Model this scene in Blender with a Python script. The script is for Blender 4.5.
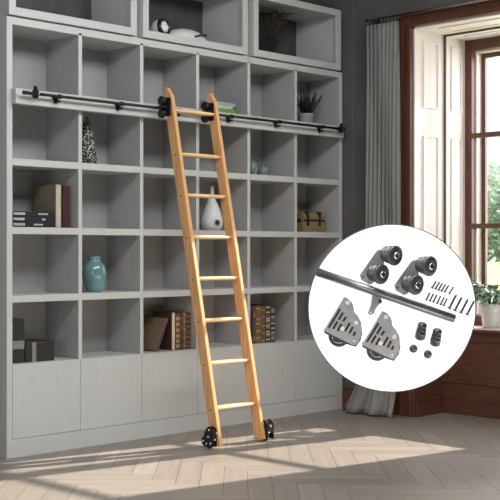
import bpy, bmesh, math, random
from mathutils import Vector, Matrix, noise
random.seed(7)
PI = math.pi
for o in list(bpy.data.objects): bpy.data.objects.remove(o, do_unlink=True)
SC = bpy.context.scene
COL = SC.collection

# ------------------------------------------------------------ camera
CAM = Vector((-3.93544, -5.91624, 1.25)); YAW = 0.793491586; F = 1161.05
cd = bpy.data.cameras.new('camera'); cam = bpy.data.objects.new('camera', cd); COL.objects.link(cam)
cam.location = CAM; cam.rotation_euler = (PI/2, 0, -YAW)
cd.sensor_width = 36; cd.sensor_fit = 'HORIZONTAL'; cd.lens = F/500*36; cd.shift_y = 0.0007
cd.clip_end = 300
SC.camera = cam
# ------------------------------------------------------------ light
w = bpy.data.worlds.new('sky'); SC.world = w; w.use_nodes = True
nt = w.node_tree; bg = nt.nodes['Background']
bg.inputs[0].default_value = (0.86, 0.93, 1.0, 1); bg.inputs[1].default_value = 1.35
def lamp(name, kind, loc, direction, energy, color, **kw):
    l = bpy.data.lights.new(name, kind); l.energy = energy; l.color = color
    for k, v in kw.items(): setattr(l, k, v)
    o = bpy.data.objects.new(name, l); COL.objects.link(o); o.location = loc
    o.rotation_euler = Vector(direction).to_track_quat('-Z', 'Y').to_euler(); return o
lamp('sun', 'SUN', (12, -3, 8), (-1, 0.18, -0.526), 17.0, (1.0, 0.88, 0.76), angle=0.012)
lamp('window_daylight', 'AREA', (4.6, -1.35, 2.0), (-1, -0.15, -0.55), 75, (0.98, 0.95, 0.95), shape='RECTANGLE', size=1.3, size_y=2.4)
lamp('overhead_fill', 'AREA', (0.0, -2.5, 3.5), (0.0, 0.62, -1), 155, (0.97, 0.985, 1.0), shape='RECTANGLE', size=4.0, size_y=1.0)  # added soft fill from above
lamp('left_fill', 'AREA', (-5.3, -3.1, 1.25), (1, 0.5, 0.0), 95, (0.96, 0.98, 1.0), shape='RECTANGLE', size=3.4, size_y=2.1)  # added fill lamp; the left wall has no window
lamp('floor_bounce_fill', 'AREA', (0.6, -3.2, 0.25), (0.0, 1, 0.35), 22, (1.0, 0.93, 0.85), shape='RECTANGLE', size=4.0, size_y=0.4)  # added low lamp, filling in for light off the floor
SC.view_settings.view_transform = 'Standard'; SC.view_settings.look = 'None'
SC.view_settings.gamma = 1; SC.view_settings.use_curve_mapping = False
SC.view_settings.exposure = 0.0

# ------------------------------------------------------------ materials
def mat(name, col, rough=0.6, metal=0.0, var=0.0, scale=8.0, bump=0.0, stretch=(1, 1, 1), spec=0.5, col2=None, emit=0.0, coat=0.0, detail=4, bscale=None):
    m = bpy.data.materials.new(name); m.use_nodes = True
    n = m.node_tree.nodes; L = m.node_tree.links; b = n['Principled BSDF']
    b.inputs['Roughness'].default_value = rough; b.inputs['Metallic'].default_value = metal
    b.inputs['Specular IOR Level'].default_value = spec; b.inputs['Coat Weight'].default_value = coat
    c2 = col2 if col2 else tuple(max(0, c*(1-var)) for c in col)
    tc = n.new('ShaderNodeTexCoord'); mp = n.new('ShaderNodeMapping'); mp.inputs['Scale'].default_value = stretch
    L.new(tc.outputs['Object'], mp.inputs[0])
    nz = n.new('ShaderNodeTexNoise'); nz.inputs['Scale'].default_value = scale; nz.inputs['Detail'].default_value = detail
    L.new(mp.outputs[0], nz.inputs['Vector'])
    r = n.new('ShaderNodeValToRGB'); r.color_ramp.elements[0].position = 0.35; r.color_ramp.elements[1].position = 0.65
    r.color_ramp.elements[0].color = (*c2, 1); r.color_ramp.elements[1].color = (*col, 1)
    L.new(nz.outputs[0], r.inputs[0]); L.new(r.outputs[0], b.inputs['Base Color'])
    if bump:
        bp = n.new('ShaderNodeBump'); bp.inputs['Strength'].default_value = bump; bp.inputs['Distance'].default_value = 0.01
        src = nz
        if bscale:
            src = n.new('ShaderNodeTexNoise'); src.inputs['Scale'].default_value = bscale; L.new(mp.outputs[0], src.inputs['Vector'])
        L.new(src.outputs[0], bp.inputs['Height']); L.new(bp.outputs[0], b.inputs['Normal'])
    if emit:
        b.inputs['Emission Color'].default_value = (1, 1, 1, 1); b.inputs['Emission Strength'].default_value = emit
    return m
M = {}
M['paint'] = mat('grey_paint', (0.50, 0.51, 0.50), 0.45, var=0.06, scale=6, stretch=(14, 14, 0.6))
M['inner'] = mat('inner_grey_darkened', (0.35, 0.345, 0.34), 0.5, var=0.06, scale=6, stretch=(14, 14, 0.6))  # compartment insides darkened in colour; the front paint rendered too bright there
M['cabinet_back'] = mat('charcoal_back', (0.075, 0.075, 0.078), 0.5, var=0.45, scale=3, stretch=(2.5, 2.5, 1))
M['plaster'] = mat('dark_plaster', (0.098, 0.096, 0.092), 0.85, var=0.22, scale=2.2, bump=0.15, detail=8)
M['ceiling'] = mat('ceiling_paint', (0.5, 0.5, 0.49), 0.9)
M['brown'] = mat('mahogany', (0.115, 0.041, 0.023), 0.38, var=0.35, scale=7, stretch=(8, 8, 0.7))
M['brownH'] = mat('mahogany_rail', (0.115, 0.041, 0.023), 0.38, var=0.35, scale=7, stretch=(8, 0.7, 8))
M['cream'] = mat('cream_panel_paint', (0.79, 0.715, 0.705), 0.5, var=0.04, scale=4)
M['groove'] = mat('panel_groove', (0.10, 0.07, 0.06), 0.8)
M['sillpaint'] = mat('sill_paint', (0.75, 0.68, 0.62), 0.35, var=0.05)
M['curtain'] = mat('grey_linen', (0.225, 0.22, 0.212), 0.9, var=0.15, scale=60, stretch=(1, 1, 0.1))
M['wood'] = mat('ladder_wood', (0.68, 0.39, 0.17), 0.45, scale=5, stretch=(14, 14, 0.8), col2=(0.56, 0.29, 0.11))
M['woodH'] = mat('rung_wood', (0.80, 0.55, 0.30), 0.42, scale=5, stretch=(0.8, 14, 14), col2=(0.70, 0.44, 0.20))
M['black'] = mat('black_metal', (0.012, 0.012, 0.013), 0.42, metal=0.3)
M['chrome'] = mat('chrome', (0.75, 0.75, 0.75), 0.2, metal=1)
M['white_bolt'] = mat('bright_bolt', (0.85, 0.85, 0.85), 0.3, metal=0.2)
M['steel'] = mat('brushed_steel', (0.27, 0.27, 0.28), 0.35, metal=0.75, var=0.2, scale=20)
M['wheel_steel'] = mat('wheel_steel', (0.13, 0.13, 0.135), 0.38, metal=0.5, var=0.25, scale=30)
M['plate'] = mat('satin_plate', (0.40, 0.40, 0.41), 0.45, metal=0.45, var=0.15, scale=30)
M['dark_steel'] = mat('dark_steel', (0.10, 0.10, 0.105), 0.35, metal=0.6, var=0.3, scale=20)
M['slot'] = mat('slot_dark', (0.02, 0.02, 0.02), 0.8)
M['rubber'] = mat('rubber', (0.10, 0.10, 0.105), 0.35, metal=0.4)
M['lit_white'] = mat('inset_glow_white', (0.85, 0.85, 0.85), 0.6, emit=0.85, spec=0.2)  # glow added to keep the inset circle's background white
M['teal'] = mat('teal_glaze', (0.15, 0.31, 0.33), 0.2, var=0.35, scale=5, coat=0.4)
M['white_ceramic'] = mat('white_ceramic', (0.68, 0.69, 0.69), 0.35, var=0.08, scale=10)
M['sage'] = mat('sage_ceramic', (0.17, 0.24, 0.21), 0.4, var=0.2)
M['pot_grey'] = mat('pale_pot', (0.32, 0.32, 0.32), 0.6, var=0.1)
M['aloe'] = mat('aloe_leaf', (0.012, 0.018, 0.012), 0.5, var=0.4)
M['leaf'] = mat('sage_leaf', (0.36, 0.46, 0.37), 0.5, scale=20, col2=(0.16, 0.26, 0.17))
M['stem'] = mat('stem', (0.20, 0.22, 0.10), 0.7)
M['soil'] = mat('soil', (0.04, 0.03, 0.02), 0.9)
M['twig'] = mat('twig_bark', (0.05, 0.035, 0.028), 0.8, var=0.4)
M['straw'] = mat('woven_straw', (0.30, 0.22, 0.10), 0.8, var=0.4, scale=60, stretch=(1, 1, 3), bump=0.3)
M['leather'] = mat('dark_leather', (0.025, 0.014, 0.01), 0.5, var=0.3)
M['pages'] = mat('paper_pages', (0.62, 0.55, 0.43), 0.9, var=0.15, scale=40, stretch=(1, 1, 0.1))
M['graypages'] = mat('white_pages', (0.55, 0.55, 0.52), 0.9, var=0.1, scale=40)
M['bark'] = mat('bark', (0.16, 0.11, 0.08), 0.9, var=0.3)
M['treeleaf'] = mat('tree_foliage', (0.30, 0.48, 0.20), 0.7, scale=1.5, col2=(0.16, 0.32, 0.12))
M['bushleaf'] = mat('dark_bush_foliage', (0.16, 0.28, 0.14), 0.7, scale=1.5, col2=(0.08, 0.17, 0.08))
M['fartree'] = mat('hazed_foliage', (0.55, 0.66, 0.55), 0.8, scale=0.8, col2=(0.42, 0.55, 0.42))  # distance haze put into the leaf colour
M['grass'] = mat('lawn', (0.42, 0.60, 0.20), 0.9, scale=3, col2=(0.30, 0.50, 0.14))
M['earth'] = mat('subfloor', (0.10, 0.08, 0.06), 0.9)
def cmat(name, c, rough=0.6, var=0.2, scale=25): 
    if name not in M: M[name] = mat(name, c, rough, var=var, scale=scale)
    return M[name]
# parquet: colour differs plank by plank (vertex attribute), grain runs along each plank (its own uv)
m = bpy.data.materials.new('herringbone_oak'); m.use_nodes = True
n = m.node_tree.nodes; L = m.node_tree.links; b = n['Principled BSDF']
b.inputs['Roughness'].default_value = 0.42; b.inputs['Specular IOR Level'].default_value = 0.45
uv = n.new('ShaderNodeUVMap'); uv.uv_map = 'UVMap'
mp = n.new('ShaderNodeMapping'); mp.inputs['Scale'].default_value = (1.6, 26, 1); L.new(uv.outputs[0], mp.inputs[0])
nz = n.new('ShaderNodeTexNoise'); nz.inputs['Scale'].default_value = 1.0; nz.inputs['Detail'].default_value = 5; L.new(mp.outputs[0], nz.inputs['Vector'])
at = n.new('ShaderNodeAttribute'); at.attribute_name = 'tone'
ad = n.new('ShaderNodeMath'); ad.operation = 'MULTIPLY_ADD'; ad.inputs[1].default_value = 0.5; L.new(nz.outputs[0], ad.inputs[0]); L.new(at.outputs['Fac'], ad.inputs[2])
r = n.new('ShaderNodeValToRGB'); r.color_ramp.elements[0].position = 0.15; r.color_ramp.elements[1].position = 0.85
r.color_ramp.elements[0].color = (0.195, 0.172, 0.148, 1); r.color_ramp.elements[1].color = (0.36, 0.325, 0.285, 1)
L.new(ad.outputs[0], r.inputs[0]); L.new(r.outputs[0], b.inputs['Base Color'])
bp = n.new('ShaderNodeBump'); bp.inputs['Strength'].default_value = 0.12; bp.inputs['Distance'].default_value = 0.003
L.new(nz.outputs[0], bp.inputs['Height']); L.new(bp.outputs[0], b.inputs['Normal'])
M['floor'] = m
# thin clear window glass
m = bpy.data.materials.new('clear_glass'); m.use_nodes = True
n = m.node_tree.nodes; L = m.node_tree.links; n.remove(n['Principled BSDF'])
tr = n.new('ShaderNodeBsdfTransparent'); gl = n.new('ShaderNodeBsdfGlossy'); gl.inputs['Roughness'].default_value = 0.02
mx = n.new('ShaderNodeMixShader'); mx.inputs[0].default_value = 0.05
L.new(tr.outputs[0], mx.inputs[1]); L.new(gl.outputs[0], mx.inputs[2]); L.new(mx.outputs[0], n['Material Output'].inputs[0])
M['glass'] = m
# speckled cone
m = bpy.data.materials.new('black_white_speckle'); m.use_nodes = True
n = m.node_tree.nodes; L = m.node_tree.links; b = n['Principled BSDF']; b.inputs['Roughness'].default_value = 0.6
tc = n.new('ShaderNodeTexCoord'); vo = n.new('ShaderNodeTexVoronoi'); vo.inputs['Scale'].default_value = 85; L.new(tc.outputs['Object'], vo.inputs['Vector'])
r = n.new('ShaderNodeValToRGB'); r.color_ramp.interpolation = 'CONSTANT'
r.color_ramp.elements[0].color = (0.42, 0.42, 0.38, 1); r.color_ramp.elements[1].position = 0.42; r.color_ramp.elements[1].color = (0.01, 0.01, 0.01, 1)
L.new(vo.outputs['Distance'], r.inputs[0]); L.new(r.outputs[0], b.inputs['Base Color']); M['speckle'] = m

# ------------------------------------------------------------ mesh helpers
class MB:
    def __init__(s): s.bm = bmesh.new(); s.smooth = False
    def box(s, x0, x1, y0, y1, z0, z1, bev=0):
        v = [s.bm.verts.new((x, y, z)) for x in (x0, x1) for y in (y0, y1) for z in (z0, z1)]
        fs = [s.bm.faces.new([v[i] for i in q]) for q in ((0,1,3,2),(4,6,7,5),(0,4,5,1),(2,3,7,6),(0,2,6,4),(1,5,7,3))]
        if bev:
            es = list({e for f in fs for e in f.edges})
            bmesh.ops.bevel(s.bm, geom=es, offset=bev, segments=2, affect='EDGES', profile=0.6)
        return s
    def prism(s, poly, frame, a, b):      # poly 2d, frame(u,v,w)->xyz, from w=a to w=b
        A = [s.bm.verts.new(frame(u, v, a)) for u, v in poly]; B = [s.bm.verts.new(frame(u, v, b)) for u, v in poly]
        n = len(poly); s.bm.faces.new(A); s.bm.faces.new(B[::-1])
        for i in range(n): s.bm.faces.new((A[i], B[i], B[(i+1) % n], A[(i+1) % n]))
        return s
    def lathe(s, prof, c=(0,0,0), axis=(0,0,1), n=32, cap=True, warp=None):
        q = Vector(axis).to_track_quat('Z', 'Y').to_matrix(); c = Vector(c); rings = []
        for r, h in prof:
            rings.append([s.bm.verts.new(c + q @ Vector(((r*(warp(2*PI*k/n, h) if warp else 1))*math.cos(2*PI*k/n), (r*(warp(2*PI*k/n, h) if warp else 1))*math.sin(2*PI*k/n), h))) for k in range(n)])
        for i in range(len(rings)-1):
            for k in range(n):
                f = s.bm.faces.new((rings[i][k], rings[i][(k+1) % n], rings[i+1][(k+1) % n], rings[i+1][k])); f.smooth = True
        if cap:
            s.bm.faces.new(rings[0][::-1]); s.bm.faces.new(rings[-1])
        return s
    def tube(s, p0, p1, r, r1=None, n=16):
        p0 = Vector(p0); p1 = Vector(p1); d = p1-p0
        return s.lathe([(r, 0), (r if r1 is None else r1, d.length)], p0, d, n)
    def path(s, pts, rad, n=8):
        pts = [Vector(p) for p in pts]; rings = []
        for i, p in enumerate(pts):
            d = (pts[min(i+1, len(pts)-1)]-pts[max(i-1, 0)]).normalized(); q = d.to_track_quat('Z', 'Y').to_matrix()
            rr = rad[i] if isinstance(rad, (list, tuple)) else rad
            rings.append([s.bm.verts.new(p + q @ Vector((rr*math.cos(2*PI*k/n), rr*math.sin(2*PI*k/n), 0))) for k in range(n)])
        for i in range(len(rings)-1):
            o = min(range(n), key=lambda j: (rings[i+1][j].co-rings[i][0].co).length)
            for k in range(n):
                f = s.bm.faces.new((rings[i][k], rings[i][(k+1) % n], rings[i+1][(k+1+o) % n], rings[i+1][(k+o) % n])); f.smooth = True
        s.bm.faces.new(rings[0][::-1]); s.bm.faces.new(rings[-1]); return s
    def ball(s, c, r, sub=2, sc=(1,1,1)):
        mm = Matrix.Translation(c) @ Matrix.Diagonal((*sc, 1))
        g = bmesh.ops.create_icosphere(s.bm, subdivisions=sub, radius=r, matrix=mm)
        for v in g['verts']:
            for f in v.link_faces: f.smooth = True
        return s
    def build(s, name, material, parent=None, matrix=None, bevel=0):
        if matrix is not None: s.bm.transform(matrix)
        bmesh.ops.recalc_face_normals(s.bm, faces=s.bm.faces)
        me = bpy.data.meshes.new(name); s.bm.to_mesh(me); s.bm.free(); me.materials.append(material)
        o = bpy.data.objects.new(name, me); COL.objects.link(o)
        if parent: o.parent = parent
        if bevel:
            md = o.modifiers.new('bevel', 'BEVEL'); md.width = bevel; md.segments = 2; md.limit_method = 'ANGLE'
        return o
def tag(o, label, cat, group=None):
    o['label'] = label; o['category'] = cat
    if group: o['group'] = group
    return o
def thing(name, label, cat, loc=(0,0,0), rotz=0, group=None):
    o = bpy.data.objects.new(name, None); COL.objects.link(o); o.location = loc; o.rotation_euler = (0, 0, rotz); o.empty_display_size = 0.05
    return tag(o, label, cat, group)
def struct(o): o['kind'] = 'structure'; return o
def kids(o): return [c for c in bpy.data.objects if c.parent == o]

# ------------------------------------------------------------ dimensions
X = 3.139          # inner face of the window wall
L_ = 3.119; TS = 0.0406; CW = (L_-2*TS)/6
ZS = [0.5635, 0.9773, 1.3911, 1.8050, 2.2188]; ZT = 2.655
YN, YF = -2.20, -0.68     # window opening
ZW = 2.925

# ------------------------------------------------------------ floor
def herringbone():
    Wd, Ln = 0.13, 0.65; gap = 0.0012
    bm = bmesh.new(); uvl = bm.loops.layers.uv.new('UVMap'); tl = bm.loops.layers.color.new('tone')
    ca, sa = math.cos(PI/4), math.sin(PI/4)
    def quad(x0, x1, y0, y1, horiz):
        cx, cy = (x0+x1)/2, (y0+y1)/2
        wx, wy = cx*ca-cy*sa, cx*sa+cy*ca
        wx += 0.3; wy += -1.0
        if not (-5.4 < wx < 4.0 and -7.6 < wy < 0.7): return
        t = random.random(); ou, ov = random.random()*9, random.random()*9
        vs = []
        for (x, y) in ((x0+gap, y0+gap), (x1-gap, y0+gap), (x1-gap, y1-gap), (x0+gap, y1-gap)):
            vs.append((bm.verts.new((x*ca-y*sa+0.3, x*sa+y*ca-1.0, 0)), (x, y)))
        f = bm.faces.new([v[0] for v in vs])
        for lp, (_, (x, y)) in zip(f.loops, vs):
            u, v = ((x-x0), (y-y0)) if horiz else ((y-y0), (x-x0))
            lp[uvl].uv = (u+ou, v+ov); lp[tl] = (t*0.5, t*0.5, t*0.5, 1)
    for j in range(-22, 23):
        for i in range(-110, 110):
            x, y = i*Wd-j*Ln, i*Wd+j*Ln
            quad(x, x+Ln, y, y+Wd, True); quad(x, x+Wd, y+Wd, y+Wd+Ln, False)
    me = bpy.data.meshes.new('floor'); bm.to_mesh(me); bm.free(); me.materials.append(M['floor'])
    o = bpy.data.objects.new('floor', me); COL.objects.link(o); return o
fl = struct(herringbone())
MB().box(-5.6, 4.2, -7.8, 0.9, -0.12, -0.002).build('subfloor', M['earth'], fl)

# ------------------------------------------------------------ walls
CZ = 3.62
struct(MB().box(-5.6, X+0.9, 0.50, 0.70, 0, CZ).build('wall_back', M['plaster']))
wr = MB()
wr.box(X, X+0.9, YF, 0.50, 0, CZ); wr.box(X, X+0.9, -7.8, YN, 0, CZ); wr.box(X, X+0.9, YN, YF, ZW+0.02, CZ)
wr.box(X+0.385, X+0.78, YN, YF, 0, 0.62)
struct(wr.build('wall_right', M['plaster']))
struct(MB().box(-5.6, X+0.9, -7.8, 0.7, CZ, CZ+0.15).build('ceiling', M['ceiling']))
struct(MB().box(-5.8, -5.6, -7.8, 0.7, 0, CZ).build('wall_left', M['plaster']))
struct(MB().box(-5.8, X+0.9, -8.0, -7.8, 0, CZ).build('wall_front', M['plaster']))
# baseboard on the window wall
bb = MB().box(X-0.022, X, YF+0.11, 0.5, 0, 0.15).box(X-0.014, X, YF+0.11, 0.5, 0.15, 0.172)
struct(bb.build('baseboard_right', M['brownH'], bevel=0.004))
# casing round the window opening
cs = MB()
for (w0, w1, t) in ((0.0301, 0.0849, 0.022), (0.0, 0.03, 0.045), (0.085, 0.115, 0.035)):
    cs.box(X-t, X-0.0003, YF+w0, YF+w1, 0, ZW+w1); cs.box(X-t, X-0.0003, YN-w1, YN-w0, 0, ZW+w1)
    cs.box(X-t, X-0.0003, YN-w0+0.0001, YF+w0-0.0001, ZW+w0, ZW+w1)
struct(cs.build('trim_1', M['brown'], bevel=0.004))

# ------------------------------------------------------------ window alcove
XA, XB = X+0.375, X+0.64
win = bpy.data.objects.new('window_1', None); COL.objects.link(win); win.location = (X+0.4, (YN+YF)/2, 0); struct(win)
def wpart(mb, name, m, par=win, bevel=0):
    o = mb.build(name, m, None, bevel=bevel); o.parent = par; o.matrix_parent_inverse = Matrix.Translation(-win.location) if par is win else Matrix.Identity(4); return o
# painted reveals: two stepped panelled boards on each side and overhead
t = 0.012
rv = MB()
def panel_y(mb, x0, x1, z0, z1, y, s):   # raised mouldings on a side reveal; s = +1 faces -y
    yy = y - s*t
    mb.box(x0, x1, min(y, yy), max(y, yy), z0, z1)
rv.box(X-0.002, XA-0.006, YF-t, YF, 0.66, ZW); rv.box(XA+0.006, XB, YF-t-0.012, YF, 0.66, ZW)
rv.box(X-0.002, XA-0.006, YN, YN+t, 0.66, ZW); rv.box(XA+0.006, XB, YN, YN+t+0.012, 0.66, ZW)
rv.box(X-0.002, XA-0.006, YN, YF, ZW-t, ZW+0.02); rv.box(XA+0.006, XB, YN, YF, ZW-t-0.012, ZW+0.02)
wpart(rv, 'reveal_board', M['cream'])
gv = MB()
gv.box(XA-0.0075, XA+0.0075, YF-0.027, YF, 0.66, ZW-0.026).box(XA-0.006, XA+0.006, YN, YN+0.004, 0.66, ZW).box(XA-0.0075, XA+0.0075, YN, YF, ZW-0.026, ZW+0.01)
wpart(gv, 'reveal_gap', M['groove'])
ml = MB()
for (x0, x1, off) in ((X+0.10, XA-0.08, t), (XA+0.07, XB-0.05, t+0.012)):
    for (z0, z1) in ((0.78, 2.12), (2.33, ZW-0.09)):
        for s, y in ((1, YF-off), (-1, YN+off)):
            a, c = (y-0.010, y) if s == 1 else (y, y+0.010)
            ml.box(x0, x0+0.012, a, c, z0, z1); ml.box(x1-0.012, x1, a, c, z0, z1)
            ml.box(x0+0.012, x1-0.012, a, c, z0, z0+0.012); ml.box(x0+0.012, x1-0.012, a, c, z1-0.012, z1)
    z = ZW-off
    ml.box(x0, x0+0.012, YN+0.15, YF-0.15, z-0.006, z).box(x1-0.012, x1, YN+0.15, YF-0.15, z-0.006, z)
    ml.box(x0, x1, YF-0.162, YF-0.15, z-0.006, z).box(x0, x1, YN+0.15, YN+0.162, z-0.006, z)
wpart(ml, 'panel_moulding', M['cream'], bevel=0.002)
# brown dado of the alcove: side boards and the apron under the sill
ap = MB()
ap.box(X-0.02, XA, YF-0.014, YF, 0, 0.66).box(X-0.02, XA, YN, YN+0.014, 0, 0.66)
ap.box(XA-0.014, XA+0.01, YN, YF, 0, 0.64)
ap.box(XA-0.03, XA-0.014, YN, YF-0.014, 0, 0.115).box(XA-0.024, XA-0.014, YN, YF-0.014, 0.235, 0.252)
ap.box(XA-0.024, XA-0.014, YN, YF-0.014, 0.56, 0.575)
ap.box(XA-0.036, XA-0.014, YN, YF-0.014, 0.115, 0.13)
ap.box(X, XA-0.03, YF-0.03, YF-0.014, 0, 0.115).box(X, XA-0.03, YF-0.036, YF-0.014, 0.115, 0.13)
wpart(ap, 'apron_board', M['brownH'], bevel=0.003)
wpart(MB().box(XA-0.045, XB, YN, YF, 0.632, 0.652), 'sill_edge', M['brownH'], bevel=0.004)
wpart(MB().box(XA-0.03, XB, YN+0.005, YF-0.005, 0.652, 0.662), 'window_sill', M['sillpaint'], bevel=0.003)
# brown window frame, rails and mullion, cream lining, sashes and panes
zf0, zf1 = 0.662, ZW-0.024
XF = XB+0.055
fr = MB()
fr.box(XB, XF, YF-0.085, YF, zf0, zf1).box(XB, XF, YN, YN+0.085, zf0, zf1)
fr.box(XB, XF, YN+0.085, YF-0.085, zf1-0.085, zf1).box(XB, XF, YN+0.085, YF-0.085, zf0, zf0+0.075)
wpart(fr, 'window_frame', M['brown'], bevel=0.004)
YM = -1.235
mu = MB().box(XB, XF, YM-0.035, YM+0.035, zf0+0.075, zf1-0.085)
wpart(mu, 'mullion', M['brown'], bevel=0.003)
for z in (1.44, 2.15):
    wpart(MB().box(XB+0.008, XF, YM+0.035, YF-0.085, z-0.019, z+0.019).box(XB+0.008, XF, YN+0.085, YM-0.035, z-0.019, z+0.019), 'glazing_bar', M['brownH'], bevel=0.003)
for (y0, y1) in ((YM+0.035, YF-0.085), (YN+0.085, YM-0.035)):
    lin = MB()
    xl0, xl1 = XF, XF+0.10
    lin.box(xl0, xl1, y1-0.012, y1+0.03, zf0+0.05, zf1-0.06).box(xl0, xl1, y0-0.03, y0+0.012, zf0+0.05, zf1-0.06)
    lin.box(xl0, xl1, y0+0.012, y1-0.012, zf1-0.097, zf1-0.06).box(xl0, xl1, y0+0.012, y1-0.012, zf0+0.05, zf0+0.087)
    wpart(lin, 'frame_lining', M['cream'])
    sx0, sx1 = XF+0.065, XF+0.10; a, c, zz0, zz1 = y0+0.012, y1-0.012, zf0+0.087, zf1-0.097
    sh = MB().box(sx0, sx1, a, a+0.035, zz0, zz1).box(sx0, sx1, c-0.035, c, zz0, zz1).box(sx0, sx1, a+0.035, c-0.035, zz0, zz0+0.035).box(sx0, sx1, a+0.035, c-0.035, zz1-0.035, zz1)
    so = wpart(sh, 'sash', M['brown'], bevel=0.003)
    g = MB().box(sx0+0.015, sx0+0.019, a+0.034, c-0.034, zz0+0.034, zz1-0.034)
    wpart(g, 'pane', M['glass'])

# ------------------------------------------------------------ bookcase
bc = thing('bookcase', 'wide grey painted bookcase with open square compartments above a row of flat doors', 'bookcase', (0, 0, 0))
D = 0.35
for (a, c) in ((0, TS), (L_-TS, L_)): MB().box(a, c, 0, 0.47, 0, ZT).build('side_panel', M['paint'], bc, bevel=0.002)
divx = [TS+CW*i for i in range(1, 6)]
for x in divx: MB().box(x-0.0145, x+0.0145, 0, D, 0.56, ZT-0.03).build('divider', M['paint'], bc, bevel=0.0015)
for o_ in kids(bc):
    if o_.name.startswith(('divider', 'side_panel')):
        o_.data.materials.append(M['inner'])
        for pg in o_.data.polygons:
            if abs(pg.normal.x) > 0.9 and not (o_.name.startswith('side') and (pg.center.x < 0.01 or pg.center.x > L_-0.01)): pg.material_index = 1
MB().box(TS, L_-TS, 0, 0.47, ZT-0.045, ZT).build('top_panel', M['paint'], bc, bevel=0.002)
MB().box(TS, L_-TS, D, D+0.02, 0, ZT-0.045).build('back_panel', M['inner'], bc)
edges = [TS]+[v for x in divx for v in (x-0.0145, x+0.0145)]+[L_-TS]
for z in ZS:
    s = MB()
    th = 0.042 if z > 0.6 else 0.02
    for k in range(6): s.box(edges[2*k], edges[2*k+1], 0.0005 if z > 0.6 else 0.021, D, z-th, z)
    s.build('shelf', M['paint'], bc)
for k in range(6):
    a = TS+0.002 if k == 0 else divx[k-1]+0.0015; c = L_-TS-0.002 if k == 5 else divx[k]-0.0015
    MB().box(a, c, 0.0, 0.02, 0.1125, 0.562).build('door', M['paint'], bc, bevel=0.0015)
MB().box(TS, L_-TS, 0.001, 0.02, 0, 0.1105).build('plinth', M['paint'], bc)
MB().box(0.030, 3.075, -0.05, -0.0005, 2.130, 2.222).build('rail_board', M['paint'], bc, bevel=0.002)

# upper cabinets
for i, (a, c, lb) in enumerate(((0.016, 1.012, 'grey wall cabinet above the left end of the bookcase, nothing on its floor'),
                 (1.066, 2.058, 'middle grey wall cabinet above the bookcase, white dishes inside'),
                 (2.118, 3.104, 'right-hand grey wall cabinet above the bookcase, dried branches inside'))):
    t = thing('wall_cabinet', lb, 'cabinet', (a, 0, 2.668), 0, 'wall cabinets above the bookcase')
    W = c-a; H = 0.477; e = 0.05; dd = 0.46
    f = MB().box(0, e, 0, 0.022, 0, H).box(W-e, W, 0, 0.022, 0, H).box(e, W-e, 0, 0.022, 0, e).box(e, W-e, 0, 0.022, H-e, H)
    f.build('front_frame', M['paint'], t, bevel=0.002)
    q = 0.022
    MB().box(0.004, q, 0.022, dd, 0.0, H).box(W-q, W-0.004, 0.022, dd, 0, H).box(q, W-q, 0.022, dd, 0.0, 0.042).box(q, W-q, 0.022, dd, H-0.03, H).build('body', M['paint'], t)
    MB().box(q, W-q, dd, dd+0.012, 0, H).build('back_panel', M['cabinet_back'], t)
f = MB()
f.box(1.013, 1.065, 0.06, 0.08, 2.656, 3.14).box(2.059, 2.117, 0.06, 0.08, 2.656, 3.14)
f.box(0.02, 3.10, 0.05, 0.45, 2.6555, 2.6675)
f.build('filler_strip', M['paint'], bc)

# ------------------------------------------------------------ rail on the board
rl = thing('ladder_rail', 'round black metal ladder rail running along the bookcase front', 'rail', (0, 0, 0))
RY, RZ = -0.098, 2.192
MB().tube((0.075, RY, RZ), (3.03, RY, RZ), 0.0095).build('rod', M['black'], rl)
for x in (0.315, 0.805, 1.30, 1.80, 2.29, 2.775):
    b_ = MB().box(x-0.007, x+0.007, RY, -0.0505, RZ-0.006, RZ+0.006)
    b_.prism([(-0.03, 0.005), (0.03, 0.005), (0.012, -0.02), (0.010, -0.04), (-0.010, -0.04), (-0.012, -0.02)], lambda u, v, w_: (x+u, w_, RZ+v), -0.058, -0.0505)
    b_.tube((x, RY, RZ-0.028), (x, -0.058, RZ-0.03), 0.008)
    b_.lathe([(0.014, -0.012), (0.014, 0.012)], (x, RY, RZ), (1, 0, 0), 16)
    b_.build('bracket', M['black'], rl)
for x in (0.14, 2.99):
    s = MB().lathe([(0.016, -0.012), (0.030, -0.009), (0.030, 0.004), (0.016, 0.008)], (x, RY, RZ), (1, 0, 0), 24).box(x-0.008, x+0.004, RY-0.012, RY+0.012, RZ, RZ+0.045)
    so = s.build('end_stop', M['black'], rl)
    MB().lathe([(0.022, 0.0), (0.022, 0.005)], (x+0.0085, RY, RZ), (1, 0, 0), 20).build('washer', M['chrome'], so)
MB().lathe([(0.012, 0), (0.012, 0.03)], (0.05, RY, RZ), (1, 0, 0), 16).build('end_cap', M['black'], rl)

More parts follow.
